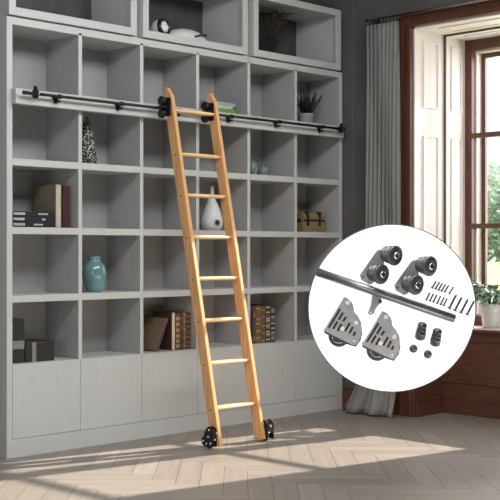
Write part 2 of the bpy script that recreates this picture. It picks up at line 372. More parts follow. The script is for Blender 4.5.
# ------------------------------------------------------------ ladder
ld = thing('library_ladder', 'tall light wooden rolling library ladder leaning on the bookcase rail', 'ladder', (0, 0, 0))
def yf(z): return -0.675+0.204*z
SW = 0.078
stile = [(yf(0.018), 0.018), (yf(2.262), 2.262), (yf(2.262)+0.045, 2.322), (yf(2.262)+0.070, 2.322), (yf(2.20)+SW, 2.20), (yf(0.018)+SW, 0.018)]
SX = ((1.125, 1.153), (1.515, 1.543))
for (a, c) in SX:
    so = MB().prism(stile, lambda u, v, w_: (w_, u, v), a, c).build('stile', M['wood'], ld, bevel=0.003)
rz = [0.246, 0.527, 0.798, 1.066, 1.336, 1.609, 1.879, 2.172]
for z in rz:
    y0 = yf(z)+0.006
    g = MB()
    N = 10
    for k in range(N+1): pass
    prof = []
    xs = [1.153+(1.515-1.153)*k/12 for k in range(13)]
    rings = []
    for k, x in enumerate(xs):
        u = abs(k/6-1); sc = 1.0-0.25*u**4
        ring = []
        for j in range(16):
            a = 2*PI*j/16; cy_, cz_ = math.cos(a), math.sin(a)
            cy_ = math.copysign(abs(cy_)**0.6, cy_); cz_ = math.copysign(abs(cz_)**0.6, cz_)
            ring.append(g.bm.verts.new((x, y0+0.034+0.033*sc*cy_, z+0.0135*sc*cz_)))
        rings.append(ring)
    for k in range(12):
        for j in range(16):
            f = g.bm.faces.new((rings[k][j], rings[k][(j+1) % 16], rings[k+1][(j+1) % 16], rings[k+1][j])); f.smooth = True
    g.bm.faces.new(rings[0]); g.bm.faces.new(rings[-1])
    g.build('rung', M['woodH'], ld)
for (a, c) in SX:
    for z in rz[:-1]:
        MB().lathe([(0.006, 0), (0.006, 0.0015)], (a, yf(z)+0.038, z-0.006), (-1, 0, 0), 12).build('bolt', M['black'], ld)
# roller hangers: two grooved wheels and a plate on each stile
for (xa, xb) in ((1.088, 1.1245), (1.478, 1.5145)):
    pl = MB().prism([(-0.115, -0.060), (-0.04, -0.060), (-0.028, -0.04), (-0.028, 0.04), (-0.04, 0.062), (-0.105, 0.062), (-0.115, 0.05)], lambda u, v, w_: (w_, RY+u, RZ+v), xb-0.008, xb)
    po = pl.build('hanger_plate', M['black'], ld, bevel=0.003)
    for dz in (0.0415, -0.0415):
        MB().lathe([(0.027, 0), (0.031, 0.004), (0.024, 0.010), (0.024, 0.016), (0.031, 0.022), (0.027, 0.0275)], (xa, RY-0.048, RZ+dz), (1, 0, 0), 24).build('roller', M['black'], po)
    MB().box(xa+0.004, xb-0.0085, RY-0.085, RY-0.0105, RZ-0.0095, RZ+0.0095).build('hanger_arm', M['black'], po)
# floor wheels with their housings
for side, xa in ((-1, SX[0][0]), (1, SX[1][1])):
    x0, x1 = (xa-0.032, xa-0.0005) if side < 0 else (xa+0.0005, xa+0.062)
    yb = -0.628 if side < 0 else -0.668
    prof = [(-0.018, 0.015), (0.070, 0.012), (0.092, 0.030), (0.092, 0.062), (0.070, 0.078), (0.062, 0.105), (0.045, 0.130), (0.025, 0.142), (0.0, 0.135), (-0.018, 0.12)]
    ho = MB().prism(prof, lambda u, v, w_: (w_, yb+u, v), x0, x0+0.006).prism(prof, lambda u, v, w_: (w_, yb+u, v), x1-0.006, x1)
    ho.box(x0+0.006, x1-0.006, yb-0.018, yb+0.0, 0.055, 0.112)
    hobj = ho.build('wheel_housing', M['black'], ld, bevel=0.002)
    MB().lathe([(0.030, -0.009), (0.036, -0.006), (0.036, 0.006), (0.030, 0.009)], ((x0+x1)/2, yb+0.036, 0.0365), (1, 0, 0), 28).build('wheel', M['rubber'], hobj)
    for (u, v) in ((0.008, 0.035), (0.045, 0.030), (0.076, 0.045), (0.030, 0.075), (0.022, 0.118)):
        MB().lathe([(0.0065, 0), (0.005, 0.003)], (x0, yb+u, v), (-1, 0, 0), 12).build('bolt', M['white_bolt'], hobj)
    for (du, v) in ((0.012, 0.06), (0.028, 0.10)):
        MB().lathe([(0.006, 0), (0.005, 0.004)], (x0+du, yb-0.018, v), (0, -1, 0), 12).build('bolt', M['white_bolt'], hobj)

# ------------------------------------------------------------ things on the shelves
def book(name_label, x, z, w_, h, d, color, y=0.05, lean=0.0, bands=None, group=None, lying=False, text=None, pages='pages', label=None):
    """upright: w_ = thickness along x, h = height, d = depth; lying: w_ = length along x, h = thickness"""
    t = thing('book', label or name_label, 'book', (x, y, z), 0, group)
    R = Matrix.Rotation(lean, 4, 'Y')
    cm = color
    c = MB(); e = 0.003
    if not lying:
        c.box(0, w_, 0, 0.005, 0, h).box(0, e, 0.005, d, 0, h).box(w_-e, w_, 0.005, d, 0, h)
        c.build('cover', cm, t, R, bevel=0.0012)
        MB().box(e+0.0003, w_-e-0.0003, 0.0055, d-0.005, 0.003, h-0.004).build('page_block', M[pages], t, R)
        if bands:
            bm_, zs, hh = bands
            for q in zs: MB().box(w_*0.08, w_*0.92, -0.0012, 0.0005, q*h, q*h+hh).build('spine_band', bm_, t, R)
    else:
        c.box(0, w_, 0, 0.004, 0, h).box(0, w_, 0.004, d, 0, e).box(0, w_, 0.004, d, h-e, h)
        c.build('cover', cm, t, bevel=0.001)
        MB().box(0.004, w_-0.004, 0.0045, d-0.004, e+0.0003, h-e-0.0003).build('page_block', M[pages], t)
        if text:
            for nm, sel in (('title_lettering', [q for q in text if q[0] < 0.14]), ('author_lettering', [q for q in text if q[0] >= 0.14])):
                s = MB()
                for (a, b_, z0, z1) in sel: s.box(a, b_, -0.0008, 0.0004, z0*h, z1*h)
                s.build(nm, cmat('spine_white', (0.5, 0.5, 0.5)), t)
    return t
CB = lambda nm, c, r=0.6: cmat(nm, c, r)
# three black books lying flat
g = 'flat black books in the second bay column'
for k in range(3):
    lab = ['black book with white spine lettering, bottom of the flat stack of three', 'black book with white spine lettering, middle of the flat stack of three', 'black book with white spine lettering, top of the flat stack of three'][k]
    tx = []
    xx = 0.012
    random.seed(30+k)
    for q in range(8):
        a = random.uniform(0.006, 0.012); tx.append((xx, xx+a, 0.3, 0.78)); xx += a+0.0022
    xx = [0.16, 0.22, 0.195][k]
    for q in range([7, 3, 7][k]):
        a = random.uniform(0.005, 0.010); tx.append((xx, xx+a, 0.38, 0.7)); xx += a+0.002
    book('', 0.066, ZS[2]+0.0005+k*0.0328, 0.315, 0.0318, 0.2, CB('black_cover', (0.02, 0.02, 0.022), 0.4), y=0.045, lying=True, text=tx, pages='graypages', label=lab, group='flat stack of black books')
g2 = 'upright books beside the black stack'
book('', 0.389, ZS[2]+0.001, 0.042, 0.272, 0.235, CB('tan_cover', (0.20, 0.165, 0.11)), y=0.045, label='upright tan book with a cream spine beside the flat black stack', group=g2, bands=(CB('cream_spine', (0.50, 0.45, 0.34)), (0.01,), 0.265))
book('', 0.433, ZS[2]+0.001, 0.014, 0.262, 0.16, CB('blackish_cover', (0.03, 0.02, 0.02)), y=0.055, label='thin dark brown upright book between the tan and the maroon book', group=g2)
book('', 0.449, ZS[2]+0.001, 0.050, 0.265, 0.17, CB('maroon_cover', (0.055, 0.018, 0.02), 0.45), y=0.05, label='thick dark maroon upright book at the right of the black stack', group=g2, bands=(CB('maroon_band', (0.10, 0.04, 0.04)), (0.15, 0.8), 0.004))
# dark boxes in the lower left bay
t = thing('file_box', 'tall black box file with a grey label in the lowest left compartment', 'box', (0.066, 0.04, ZS[0]+0.001))
MB().box(0, 0.088, 0, 0.26, 0, 0.268).build('box_body', CB('black_board', (0.018, 0.017, 0.017), 0.7), t, bevel=0.002)
MB().box(0.002, 0.086, -0.0012, 0.0, 0.085, 0.135).build('spine_label', CB('grey_label', (0.20, 0.20, 0.19)), t)
t = thing('keepsake_box', 'low wide black box with a beige band beside the tall box file', 'box', (0.163, 0.04, ZS[0]+0.001))
MB().box(0, 0.212, 0, 0.24, 0, 0.105).build('box_body', CB('black_board', (0.018, 0.017, 0.017), 0.7), t, bevel=0.002)
MB().box(-0.003, 0.215, -0.003, 0.243, 0.1055, 0.122).build('lid', CB('black_lid', (0.028, 0.022, 0.02), 0.6), t, bevel=0.002)
MB().box(0.045, 0.074, -0.0042, -0.0005, 0, 0.1215).build('band', CB('beige_band', (0.22, 0.20, 0.16)), t)
# old books, third compartment of the lowest open row
g3 = 'old books in the bay left of the ladder'
gold = CB('gold_tooling', (0.38, 0.24, 0.10), 0.4); darkgold = CB('dull_gold', (0.22, 0.13, 0.06), 0.5)
book('', 1.205, ZS[0]+0.0125, 0.026, 0.232, 0.20, CB('brown_leather', (0.19, 0.125, 0.075)), y=0.035, lean=0.40, label='worn brown leather book leaning to the right at the left of the old books', group=g3, bands=(CB('purple_spine', (0.085, 0.045, 0.045)), (0.02,), 0.222))
book('', 1.358, ZS[0]+0.001, 0.030, 0.262, 0.20, CB('dark_brown_leather', (0.055, 0.03, 0.02)), y=0.045, label='dark brown book with a cream spine next to the leaning book', group=g3, bands=(CB('cream_spine2', (0.62, 0.52, 0.38)), (0.01,), 0.254))
book('', 1.394, ZS[0]+0.001, 0.040, 0.250, 0.20, CB('brown2', (0.12, 0.06, 0.03)), y=0.045, label='brown old book with broad gold squares down its spine', group=g3, bands=(gold, (0.06, 0.2, 0.34, 0.5, 0.66, 0.82), 0.022))
book('', 1.439, ZS[0]+0.001, 0.022, 0.246, 0.20, CB('brown3', (0.07, 0.035, 0.02)), y=0.047, label='narrow dark brown old book second from the right of its row', group=g3, bands=(darkgold, (0.1, 0.35, 0.6, 0.85), 0.01))
book('', 1.465, ZS[0]+0.001, 0.027, 0.256, 0.20, CB('tan_leather', (0.17, 0.10, 0.05)), y=0.045, label='tan leather old book just left of the red-brown one', group=g3, bands=(gold, (0.08, 0.3, 0.52, 0.74, 0.92), 0.008))
book('', 1.496, ZS[0]+0.001, 0.036, 0.254, 0.20, CB('redbrown', (0.085, 0.025, 0.015)), y=0.045, label='red-brown gilt old book at the right end, close to the ladder', group=g3, bands=(gold, (0.07, 0.18, 0.32, 0.46, 0.6, 0.74, 0.88), 0.006))
# books, fifth compartment of the lowest open row
g4 = 'decorated books in the bay right of the ladder'
xx = divx[3]+0.0155
specs = [(0.042, 0.272, (0.50, 0.48, 0.42), None, (), 0, 'plain pale cream book at the left end right of the ladder'),
         (0.032, 0.282, (0.02, 0.015, 0.014), darkgold, (0.9,), 0.006, 'tall black book beside the plain cream book'),
         (0.030, 0.276, (0.11, 0.05, 0.03), darkgold, (0.08, 0.7), 0.03, 'slim red-brown book with two dull gold panels'),
         (0.052, 0.276, (0.16, 0.09, 0.05), gold, (0.12, 0.3, 0.5, 0.62, 0.9), 0.012, 'light brown book with gold bands in the middle of the decorated row'),
         (0.048, 0.272, (0.13, 0.07, 0.04), gold, (0.05, 0.25, 0.45, 0.7, 0.88), 0.007, 'mid brown book with thin gold lines beside the black gilt pair'),
         (0.052, 0.278, (0.02, 0.018, 0.016), CB('pale_gold', (0.45, 0.38, 0.26)), (0.06, 0.2, 0.27, 0.42, 0.55, 0.62, 0.78, 0.92), 0.012, 'black gilt book, left one of the pair at the row end'),
         (0.052, 0.272, (0.022, 0.02, 0.018), CB('pale_gold', (0.45, 0.38, 0.26)), (0.1, 0.22, 0.36, 0.5, 0.66, 0.85), 0.010, 'black gilt book at the right end of the decorated row')]
for i, (w_, h, c, bmn, zs, hh, lab) in enumerate(specs):
    bo = book('', xx, ZS[0]+0.001, w_, h, 0.2, CB('book_cover_%d' % i, c), y=0.05, label=lab, group=g4, bands=(bmn, zs, hh) if bmn else None)
    if i >= 5:
        s = MB()
        for q in range(9):
            for r_ in (0.3, 0.7): s.lathe([(0.006, 0), (0.004, 0.001)], (w_*r_, -0.0015, h*(0.07+q*0.107)), (0, -1, 0), 8)
        s.build('spine_ornament', CB('pale_gold', (0.45, 0.38, 0.26)), bo)
    xx += w_+0.0015
# three books lying on the top open row behind the ladder
g5 = 'flat books behind the ladder top'
xg = 1.70
for k, (h, c, lab, dx, ww) in enumerate(((0.048, (0.14, 0.33, 0.06), 'bright green book lying at the bottom of the small stack behind the ladder top', 0.0, 0.29),
                                   (0.022, (0.55, 0.56, 0.53), 'white book lying between the green book and the pale top book', -0.01, 0.28),
                                   (0.024, (0.42, 0.43, 0.42), 'pale grey book lying on top of the small stack behind the ladder top', 0.012, 0.29))):
    z = ZS[4]+0.0008+sum((0.048, 0.022)[:k])+0.0006*k
    book('', xg+dx, z, ww, h, 0.2, CB('flat_cover_%d' % k, c), y=0.06+0.008*k, lying=True, label=lab, group=g5, pages='graypages')

# teal vase
tv = tag(MB().lathe([(0.030, 0), (0.046, 0.0), (0.054, 0.012), (0.070, 0.055), (0.079, 0.105), (0.080, 0.135), (0.074, 0.165), (0.060, 0.186), (0.046, 0.196), (0.042, 0.204), (0.041, 0.222), (0.045, 0.232), (0.038, 0.232), (0.035, 0.205), (0.02, 0.19)], (0, 0, 0), n=48).build('vase', M['teal']), 'round glossy teal ceramic vase with a short neck', 'vase')
tv.location = (0.775, 0.15, ZS[1]+0.0005)
# white bottle vase with a round opening in its belly
wv = thing('vase', 'white bottle-shaped vase with a dark round hole, seen through the ladder', 'vase', (1.835, 0.15, ZS[2]+0.0005))
MB().lathe([(0.04, 0), (0.062, 0.004), (0.078, 0.03), (0.083, 0.065), (0.079, 0.10), (0.062, 0.15), (0.040, 0.20), (0.024, 0.235), (0.017, 0.262), (0.016, 0.31), (0.020, 0.322), (0.014, 0.322), (0.012, 0.26)], n=48).build('vase_body', M['white_ceramic'], wv)
dv = Vector((-0.25, -0.97, -0.02)).normalized()
hv = Matrix.Translation(Vector((0.0, 0.0, 0.058))+dv*0.0785)@dv.to_track_quat('Z', 'Y').to_matrix().to_4x4()
MB().lathe([(0.024, 0.0), (0.024, 0.006), (0.018, 0.008), (0.015, 0.001)], n=28).build('hole_rim', M['pot_grey'], wv, hv)
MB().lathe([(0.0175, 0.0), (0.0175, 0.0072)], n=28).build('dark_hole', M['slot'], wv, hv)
# speckled cone
co = tag(MB().lathe([(0.062, 0), (0.066, 0.012), (0.058, 0.09), (0.046, 0.17), (0.030, 0.24), (0.016, 0.30), (0.006, 0.318)], n=40, warp=lambda a, h: 1+0.04*math.sin(a*9+h*60)).build('cone_sculpture', M['speckle']), 'black and white speckled cone ornament standing in the second column', 'ornament')
co.location = (0.722, 0.16, ZS[3]+0.0005)
# sage pumpkins
for (x, y, r, h, lab) in ((2.372, 0.15, 0.048, 0.088, 'larger sage green ribbed ceramic pumpkin with a stub stem'), (2.235, 0.13, 0.042, 0.115, 'smaller sage green ceramic gourd half hidden behind the divider')):
    t = thing('ceramic_pumpkin', lab, 'ornament', (x, y, ZS[3]+0.0005), 0, 'sage green ceramics')
    MB().lathe([(r*0.5, 0), (r*0.85, h*0.1), (r, h*0.4), (r*0.95, h*0.62), (r*0.7, h*0.88), (r*0.25, h*0.98), (r*0.1, h*0.95)], n=48, warp=lambda a, hh: 1+0.035*math.cos(a*9)).build('body', M['sage'], t)
    MB().path([(0, 0, h*0.93), (0.002, 0, h*1.12), (0.008, 0, h*1.28)], [0.008, 0.005, 0.006]).build('stem', M['sage'], t)
# straw chest
t = thing('straw_chest', 'small woven straw chest with dark leather straps and rounded lid', 'chest', (2.765, 0.10, ZS[2]+0.0005))
MB().box(0, 0.262, 0, 0.15, 0, 0.092).build('chest_body', M['straw'], t, bevel=0.004)
lp = [(0, 0.0), (0.15, 0.0), (0.15, 0.03), (0.135, 0.055), (0.10, 0.068), (0.05, 0.068), (0.015, 0.055), (0, 0.03)]
MB().prism(lp, lambda u, v, w_: (w_, u, 0.094+v), 0.004, 0.258).build('lid', M['straw'], t, bevel=0.003)
for x in (0.055, 0.195):
    MB().box(x-0.013, x+0.013, -0.004, 0, 0.05, 0.13).box(x-0.013, x+0.013, -0.002, 0.03, 0.13, 0.160).build('strap', M['leather'], t)
MB().box(0.01, 0.252, -0.003, 0, 0.083, 0.100).build('belt', M['leather'], t)
for x in (-0.004, 0.262): MB().box(x, x+0.004, 0.02, 0.13, 0.075, 0.105).build('handle', M['leather'], t)
# aloe
t = thing('potted_aloe', 'dark spiky aloe in a small pale pot, top right compartment', 'plant', (2.855, 0.15, ZS[4]+0.0005))
MB().lathe([(0.045, 0), (0.052, 0.01), (0.062, 0.09), (0.065, 0.1), (0.058, 0.1), (0.054, 0.085)], n=36).build('pot', M['pot_grey'], t)
MB().lathe([(0.056, 0.084), (0.056, 0.088)], n=24).build('soil', M['soil'], t)
lf = MB(); random.seed(4)
for k in range(26):
    a = random.uniform(0, 2*PI); ln = random.uniform(0.13, 0.21); sp = random.uniform(0.1, 0.95)
    p0 = Vector((0.02*math.cos(a), 0.02*math.sin(a), 0.088)); d = Vector((math.cos(a)*sp, math.sin(a)*sp, 1.0)).normalized()
    lf.path([p0, p0+d*ln*0.4, p0+d*ln*0.75+Vector((0, 0, 0.01)), p0+d*ln+Vector((0, 0, 0.025))], [0.008, 0.009, 0.005, 0.0008], 6)
lf.build('leaves', M['aloe'], t)

# dishes in the middle wall cabinet
ZC = 2.668+0.0427
blk = CB('gloss_black', (0.012, 0.012, 0.012), 0.25)
t = thing('bowl', 'small white bowl with black inside lying on its side in the cabinet', 'bowl', (1.30, 0.08, ZC+0.062))
ax = Vector((0.22, -0.96, 0.12)).normalized(); Rm = ax.to_track_quat('Z', 'Y').to_matrix().to_4x4()
MB().lathe([(0.02, -0.075), (0.045, -0.07), (0.058, -0.03), (0.060, 0.02), (0.056, 0.03), (0.050, 0.03), (0.048, -0.03), (0.02, -0.045)], n=36).build('bowl_body', M['white_ceramic'], t, Rm)
MB().lathe([(0.061, 0.004), (0.0615, 0.018), (0.058, 0.0315), (0.048, 0.0315), (0.046, 0.012)], n=36).build('black_rim', blk, t, Rm)
MB().ball((0, 0, 0.020), 0.040, 3, (1, 1, 0.45)).build('white_knob', M['white_ceramic'], t, Rm)
t = thing('serving_dish', 'long low white upturned dish with a black stripe in the cabinet', 'dish', (1.595, 0.16, ZC))
bd = MB(); bd.lathe([(0.165, 0), (0.168, 0.012), (0.145, 0.040), (0.10, 0.062), (0.05, 0.072), (0.01, 0.074)], n=48); bd.build('dish_body', M['white_ceramic'], t, Matrix.Diagonal((1.15, 0.6, 1.35, 1)))
st = MB()
for k in range(13):
    u = k/12; a0 = -0.95+1.9*u
ring = []
st.path([(0.172*math.cos(a), 0.100*math.sin(a), 0.014+0.060*math.sin((a+2.0)/1.7*PI*0.5)) for a in [(-1.6+1.7*q/12) for q in range(13)]], 0.007, 8)
st.build('black_stripe', blk, t)
# dried branches in the right wall cabinet
t = thing('dried_branches', 'bundle of dark dried branches inside the right wall cabinet', 'branches', (2.56, 0.24, ZC))
random.seed(12)
def twig(mb, p, d, ln, r, depth):
    pts = [p]; q = p.copy(); dd = d.copy()
    for k in range(4):
        dd = (dd+Vector((random.uniform(-.35, .35), random.uniform(-.2, .2), random.uniform(-.15, .25)))).normalized()
        q = q+dd*ln/4
        q.x = max(-0.32, min(0.40, q.x)); q.y = max(-0.16, min(0.18, q.y)); q.z = max(0.012, min(0.36, q.z)); pts.append(q.copy())
    mb.path(pts, [r*(1-0.17*k) for k in range(5)], 6)
    if depth:
        for k in (1, 2, 3, 4):
            for _ in range(2 if depth > 1 else 1):
                nd = (dd+Vector((random.uniform(-1.2, 1.2), random.uniform(-.6, .6), random.uniform(-.5, .9)))).normalized()
                twig(mb, pts[k], nd, ln*0.55, r*0.6, depth-1)
tw = MB()
for k in range(5): twig(tw, Vector((random.uniform(-0.04, 0.04), random.uniform(-0.03, 0.03), 0.012)), Vector((random.uniform(-0.7, 0.8), random.uniform(-.3, .3), 1)).normalized(), 0.34, 0.010, 2)
tw.build('twigs', M['twig'], t)
MB().lathe([(0.05, 0), (0.055, 0.004), (0.05, 0.02), (0.03, 0.028)], n=24).build('foot', M['twig'], t)

# ------------------------------------------------------------ curtain and rod
cr = thing('curtain_rod', 'thin steel curtain rod above the window casing', 'curtain rod', (X-0.10, -0.4, 3.012))
MB().tube((0, 0.09, 0), (0, -1.95, 0), 0.007).build('rod', M['chrome'], cr)
for y in (0.06, -1.85): MB().tube((0, y, 0), (0.10, y, 0), 0.006).lathe([(0.02, 0), (0.02, 0.006)], (0.0935, y, 0), (1, 0, 0), 16).build('rod_bracket', M['black'], cr)
MB().ball((0, 0.095, 0), 0.014).build('finial', M['black'], cr)
ct = thing('curtain', 'long grey pleated linen curtain pooling on the floor beside the window', 'curtain', (X-0.10, -0.45, 0))
cb = MB(); NU, NV = 150, 60
grid = []
for j in range(NV+1):
    v = j/NV; z = 0.012+(2.965-0.012)*v
    fl_ = max(0, 1-z/0.5)**1.5
    row = []
    for i in range(NU+1):
        u = i/NU
        y0 = 0.135 + 0.20*fl_; y1 = -0.175-0.015*fl_
        y = y0+(y1-y0)*u
        amp = (0.024+0.008*math.sin(u*7))*(1-0.75*fl_)
        x = -0.012+amp*math.sin(u*2*PI*8.5+0.5*math.sin(v*3))+0.005*math.sin(u*51+v*5)*(1-fl_)
        x += fl_*0.030*math.sin(u*2*PI*2.6+1.0)+fl_*0.012*math.sin(u*2*PI*6+z*12)
        x -= fl_*0.085
        y += 0.006*math.sin(u*60+z*2)*(1-fl_)
        row.append(cb.bm.verts.new((x, y, z)))
    grid.append(row)
for j in range(NV):
    for i in range(NU):
        f = cb.bm.faces.new((grid[j][i], grid[j][i+1], grid[j+1][i+1], grid[j+1][i])); f.smooth = True
co = cb.build('drape', M['curtain'], ct)
md = co.modifiers.new('cloth thickness', 'SOLIDIFY'); md.thickness = 0.003
for i in range(10):
    y = 0.128-i*0.033
    r_ = MB().path([(0.022*math.sin(a), 0.0, 2.990+0.024*math.cos(a)) for a in [2*PI*q/16 for q in range(16)]]+[(0, 0, 3.014)], 0.0028, 6)
    r_.box(-0.004, 0.004, -0.003, 0.003, 2.955, 2.969)
    r_.build('curtain_ring', M['black'], ct, Matrix.Translation((0, y, 0)))

# ------------------------------------------------------------ plant on the sill
t = thing('potted_plant', 'leafy sage green plant in a white pot on the window sill', 'plant', (X+0.505, -1.035, 0.6625))
MB().lathe([(0.060, 0), (0.066, 0.006), (0.090, 0.17), (0.094, 0.185), (0.084, 0.185), (0.080, 0.165)], n=40).build('pot', M['white_ceramic'], t)
MB().lathe([(0.080, 0.160), (0.080, 0.166)], n=24).build('soil', M['soil'], t)
random.seed(21); stm = MB(); lv = MB()
def leafquad(mb, p, d, up, ln, wd):
    d = d.normalized(); s = d.cross(up).normalized(); nrm = s.cross(d)
    prev = None; K = 5
    for k in range(K+1):
        u = k/K; c = p+d*ln*u-up*ln*0.28*u*u; h = wd*math.sin(PI*min(1, u*0.92+0.06))**0.8
        cur = [mb.bm.verts.new(c+s*h+nrm*h*0.25), mb.bm.verts.new(c), mb.bm.verts.new(c-s*h+nrm*h*0.25)]
        if prev:
            for q in (0, 1): f = mb.bm.faces.new((prev[q], prev[q+1], cur[q+1], cur[q])); f.smooth = True
        prev = cur
for k in range(60):
    a = random.uniform(0, 2*PI); el = random.uniform(-0.1, 1.3); R_ = random.uniform(0.06, 0.19)
    tip = Vector((math.cos(a)*R_*1.0*math.cos(el*0.6), math.sin(a)*R_*1.15*math.cos(el*0.6), 0.18+0.03+R_*math.sin(el)*1.0))
    tip.x = min(tip.x, 0.11)
    stm.path([(0.02*math.cos(a), 0.02*math.sin(a), 0.165), Vector((tip.x*0.5, tip.y*0.5, 0.19+tip.z*0.25)), tip], 0.002, 5)
    for q in range(4):
        b2 = a+random.uniform(-1.2, 1.2); d = Vector((math.cos(b2), math.sin(b2), random.uniform(-0.5, 0.4)))
        if tip.x > 0.05: d.x = -abs(d.x)
        leafquad(lv, tip, d, Vector((0, 0, 1)), random.uniform(0.06, 0.10), random.uniform(0.02, 0.034))
stm.build('stems', M['stem'], t)
lo = lv.build('leaves', M['leaf'], t); md = lo.modifiers.new('leaf thickness', 'SOLIDIFY'); md.thickness = 0.001

# ------------------------------------------------------------ inset circle of ladder hardware, built as an added hanging, glowing panel
fwd = Vector((math.sin(YAW), math.cos(YAW), 0)); rgt = Vector((math.cos(YAW), -math.sin(YAW), 0)); upv = Vector((0, 0, 1))
DD = 6.0; S = DD/F
dc = CAM+fwd*DD+rgt*((392-250)*S)+upv*((250-307.8)*S)
dm = Matrix((( rgt.x, upv.x, -fwd.x, dc.x), (rgt.y, upv.y, -fwd.y, dc.y), (rgt.z, upv.z, -fwd.z, dc.z), (0, 0, 0, 1)))
def place(o): o.matrix_world = dm; return o
def P(u, v, h=0.0): return Vector(((u-392)*S, (307.8-v)*S, h*S))     # panel coordinates; 1 unit = about 5 mm
dp = thing('inset_panel', 'inset circle built as a large round white glowing panel carrying steel ladder hardware', 'inset panel')
RD = 84*S
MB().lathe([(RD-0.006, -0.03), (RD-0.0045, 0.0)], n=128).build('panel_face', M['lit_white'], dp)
MB().lathe([(RD-0.0045, -0.034), (RD, -0.034), (RD, 0.002), (RD-0.0042, 0.002), (RD-0.0042, -0.002)], n=128, cap=False).build('rim', CB('rim_grey', (0.16, 0.16, 0.16)), dp)
MB().lathe([(RD-0.005, -0.036), (RD-0.005, -0.031)], n=96).build('back_cover', CB('rim_grey', (0.16, 0.16, 0.16)), dp)
place(dp)
for sx, wl in ((-0.2, 'left'), (0.2, 'right')):
    yt = math.sqrt(RD*RD-sx*sx)
    wo = tag(MB().tube((sx, yt+0.0008, -0.018), (sx, CZ-dc.z, -0.018), 0.0003, n=8).build('hanging_wire', M['steel']), 'added hair-thin steel wire holding up the round panel, %s of the two' % wl, 'wire', 'hanging wires')
    place(wo)
def hw(name, label, cat, group=None): return thing(name, label, cat, group=group)
# steel tube
tb = hw('steel_tube', 'long polished steel tube laid across the round white panel', 'tube')
p0, p1 = P(317, 271.5, 4.5), P(453, 318, 4.5)
MB().tube(p0, p1, 4.3*S, n=32).build('tube_body', M['steel'], tb)
MB().tube(p1-(p1-p0).normalized()*0.001, p1+(p1-p0).normalized()*0.004, 4.0*S, n=24).build('tube_end', M['dark_steel'], tb)
place(tb)
# bracket strip under the tube
br = hw('rail_bracket', 'small bent steel bracket tab below the steel tube', 'bracket')
poly = [(371.8, 294.8), (381.2, 298.0), (380.5, 302), (375.5, 308.5), (373.5, 313.5), (370, 315), (367.5, 312.5), (369, 309), (371, 303)]
MB().prism([((u-392)*S, (307.8-v)*S) for u, v in poly], lambda u, v, w_: (u, v, w_), 0.0005, 0.008).build('tab', M['plate'], br, bevel=0.001)
MB().box((378.5-392)*S, (381.5-392)*S, (307.8-303)*S, (307.8-299.5)*S, 0.008, 0.016).build('fold', M['dark_steel'], br)
MB().lathe([(1.3*S, 0), (1.3*S, 0.002)], P(370.6, 312.2)+Vector((0, 0, 0.0075)), n=16).build('hole', M['white_bolt'], br)
place(br)
# roller hangers with two grooved wheels
for (ox, oy, lab) in ((0, 0, 'steel roller hanger with two grooved wheels, upper left of the panel'), (34.5, 10.5, 'steel roller hanger with two grooved wheels, right beside the other one')):
    rh = hw('roller_hanger', lab, 'hardware', 'roller hangers on the panel')
    pl = [(359.5, 274.5), (376, 251), (379, 249), (384, 249.5), (385, 253), (383.5, 266), (378, 276), (372, 283.5), (369, 284), (361, 279.5)]
    MB().prism([((u+ox-392)*S, (307.8-v-oy)*S) for u, v in pl], lambda u, v, w_: (u, v, w_), 0.0008, 0.010).build('plate', M['plate'], rh, bevel=0.0015)
    MB().lathe([(1.0*S, 0), (1.0*S, 0.001)], P(363+ox, 276.5+oy)+Vector((0, 0, 0.0102)), n=12).build('hole', M['slot'], rh)
    ax = Vector((0.62, -0.14, 0.77)).normalized()
    for (u, v) in ((374.5, 272.5), (388, 254)):
        c0 = P(u+ox, v+oy, 6.2)
        k = S
        wh = MB().lathe([(5.0*k, -5*k), (7.6*k, -4.6*k), (8.0*k, -3.6*k), (5.6*k, -2.2*k), (5.4*k, -0.8*k), (8.8*k, 0.6*k), (9.0*k, 2.0*k), (6.0*k, 3.2*k), (6.0*k, 4.6*k), (9.6*k, 6.2*k), (10.2*k, 8.2*k), (9.8*k, 9.8*k), (8.6*k, 10.4*k), (7.4*k, 10.2*k), (5.6*k, 10.5*k)], c0, ax, 40).build('grooved_wheel', M['wheel_steel'], rh)
        MB().lathe([(7.6*k, 0), (7.4*k, 0.35*k), (5.4*k, 0.35*k), (5.0*k, 0.0)], c0+ax*10.35*k, ax, 32).build('wheel_ring', M['dark_steel'], wh)
        MB().lathe([(3.6*k, 0), (3.6*k, 0.9*k), (2.6*k, 1.5*k)], c0+ax*10.5*k, ax, 24).build('hub', M['chrome'], wh)
        MB().lathe([(1.7*k, 0), (1.7*k, 0.4*k)], c0+ax*12.0*k, ax, 16).build('bolt_socket', M['slot'], wh)
    place(rh)
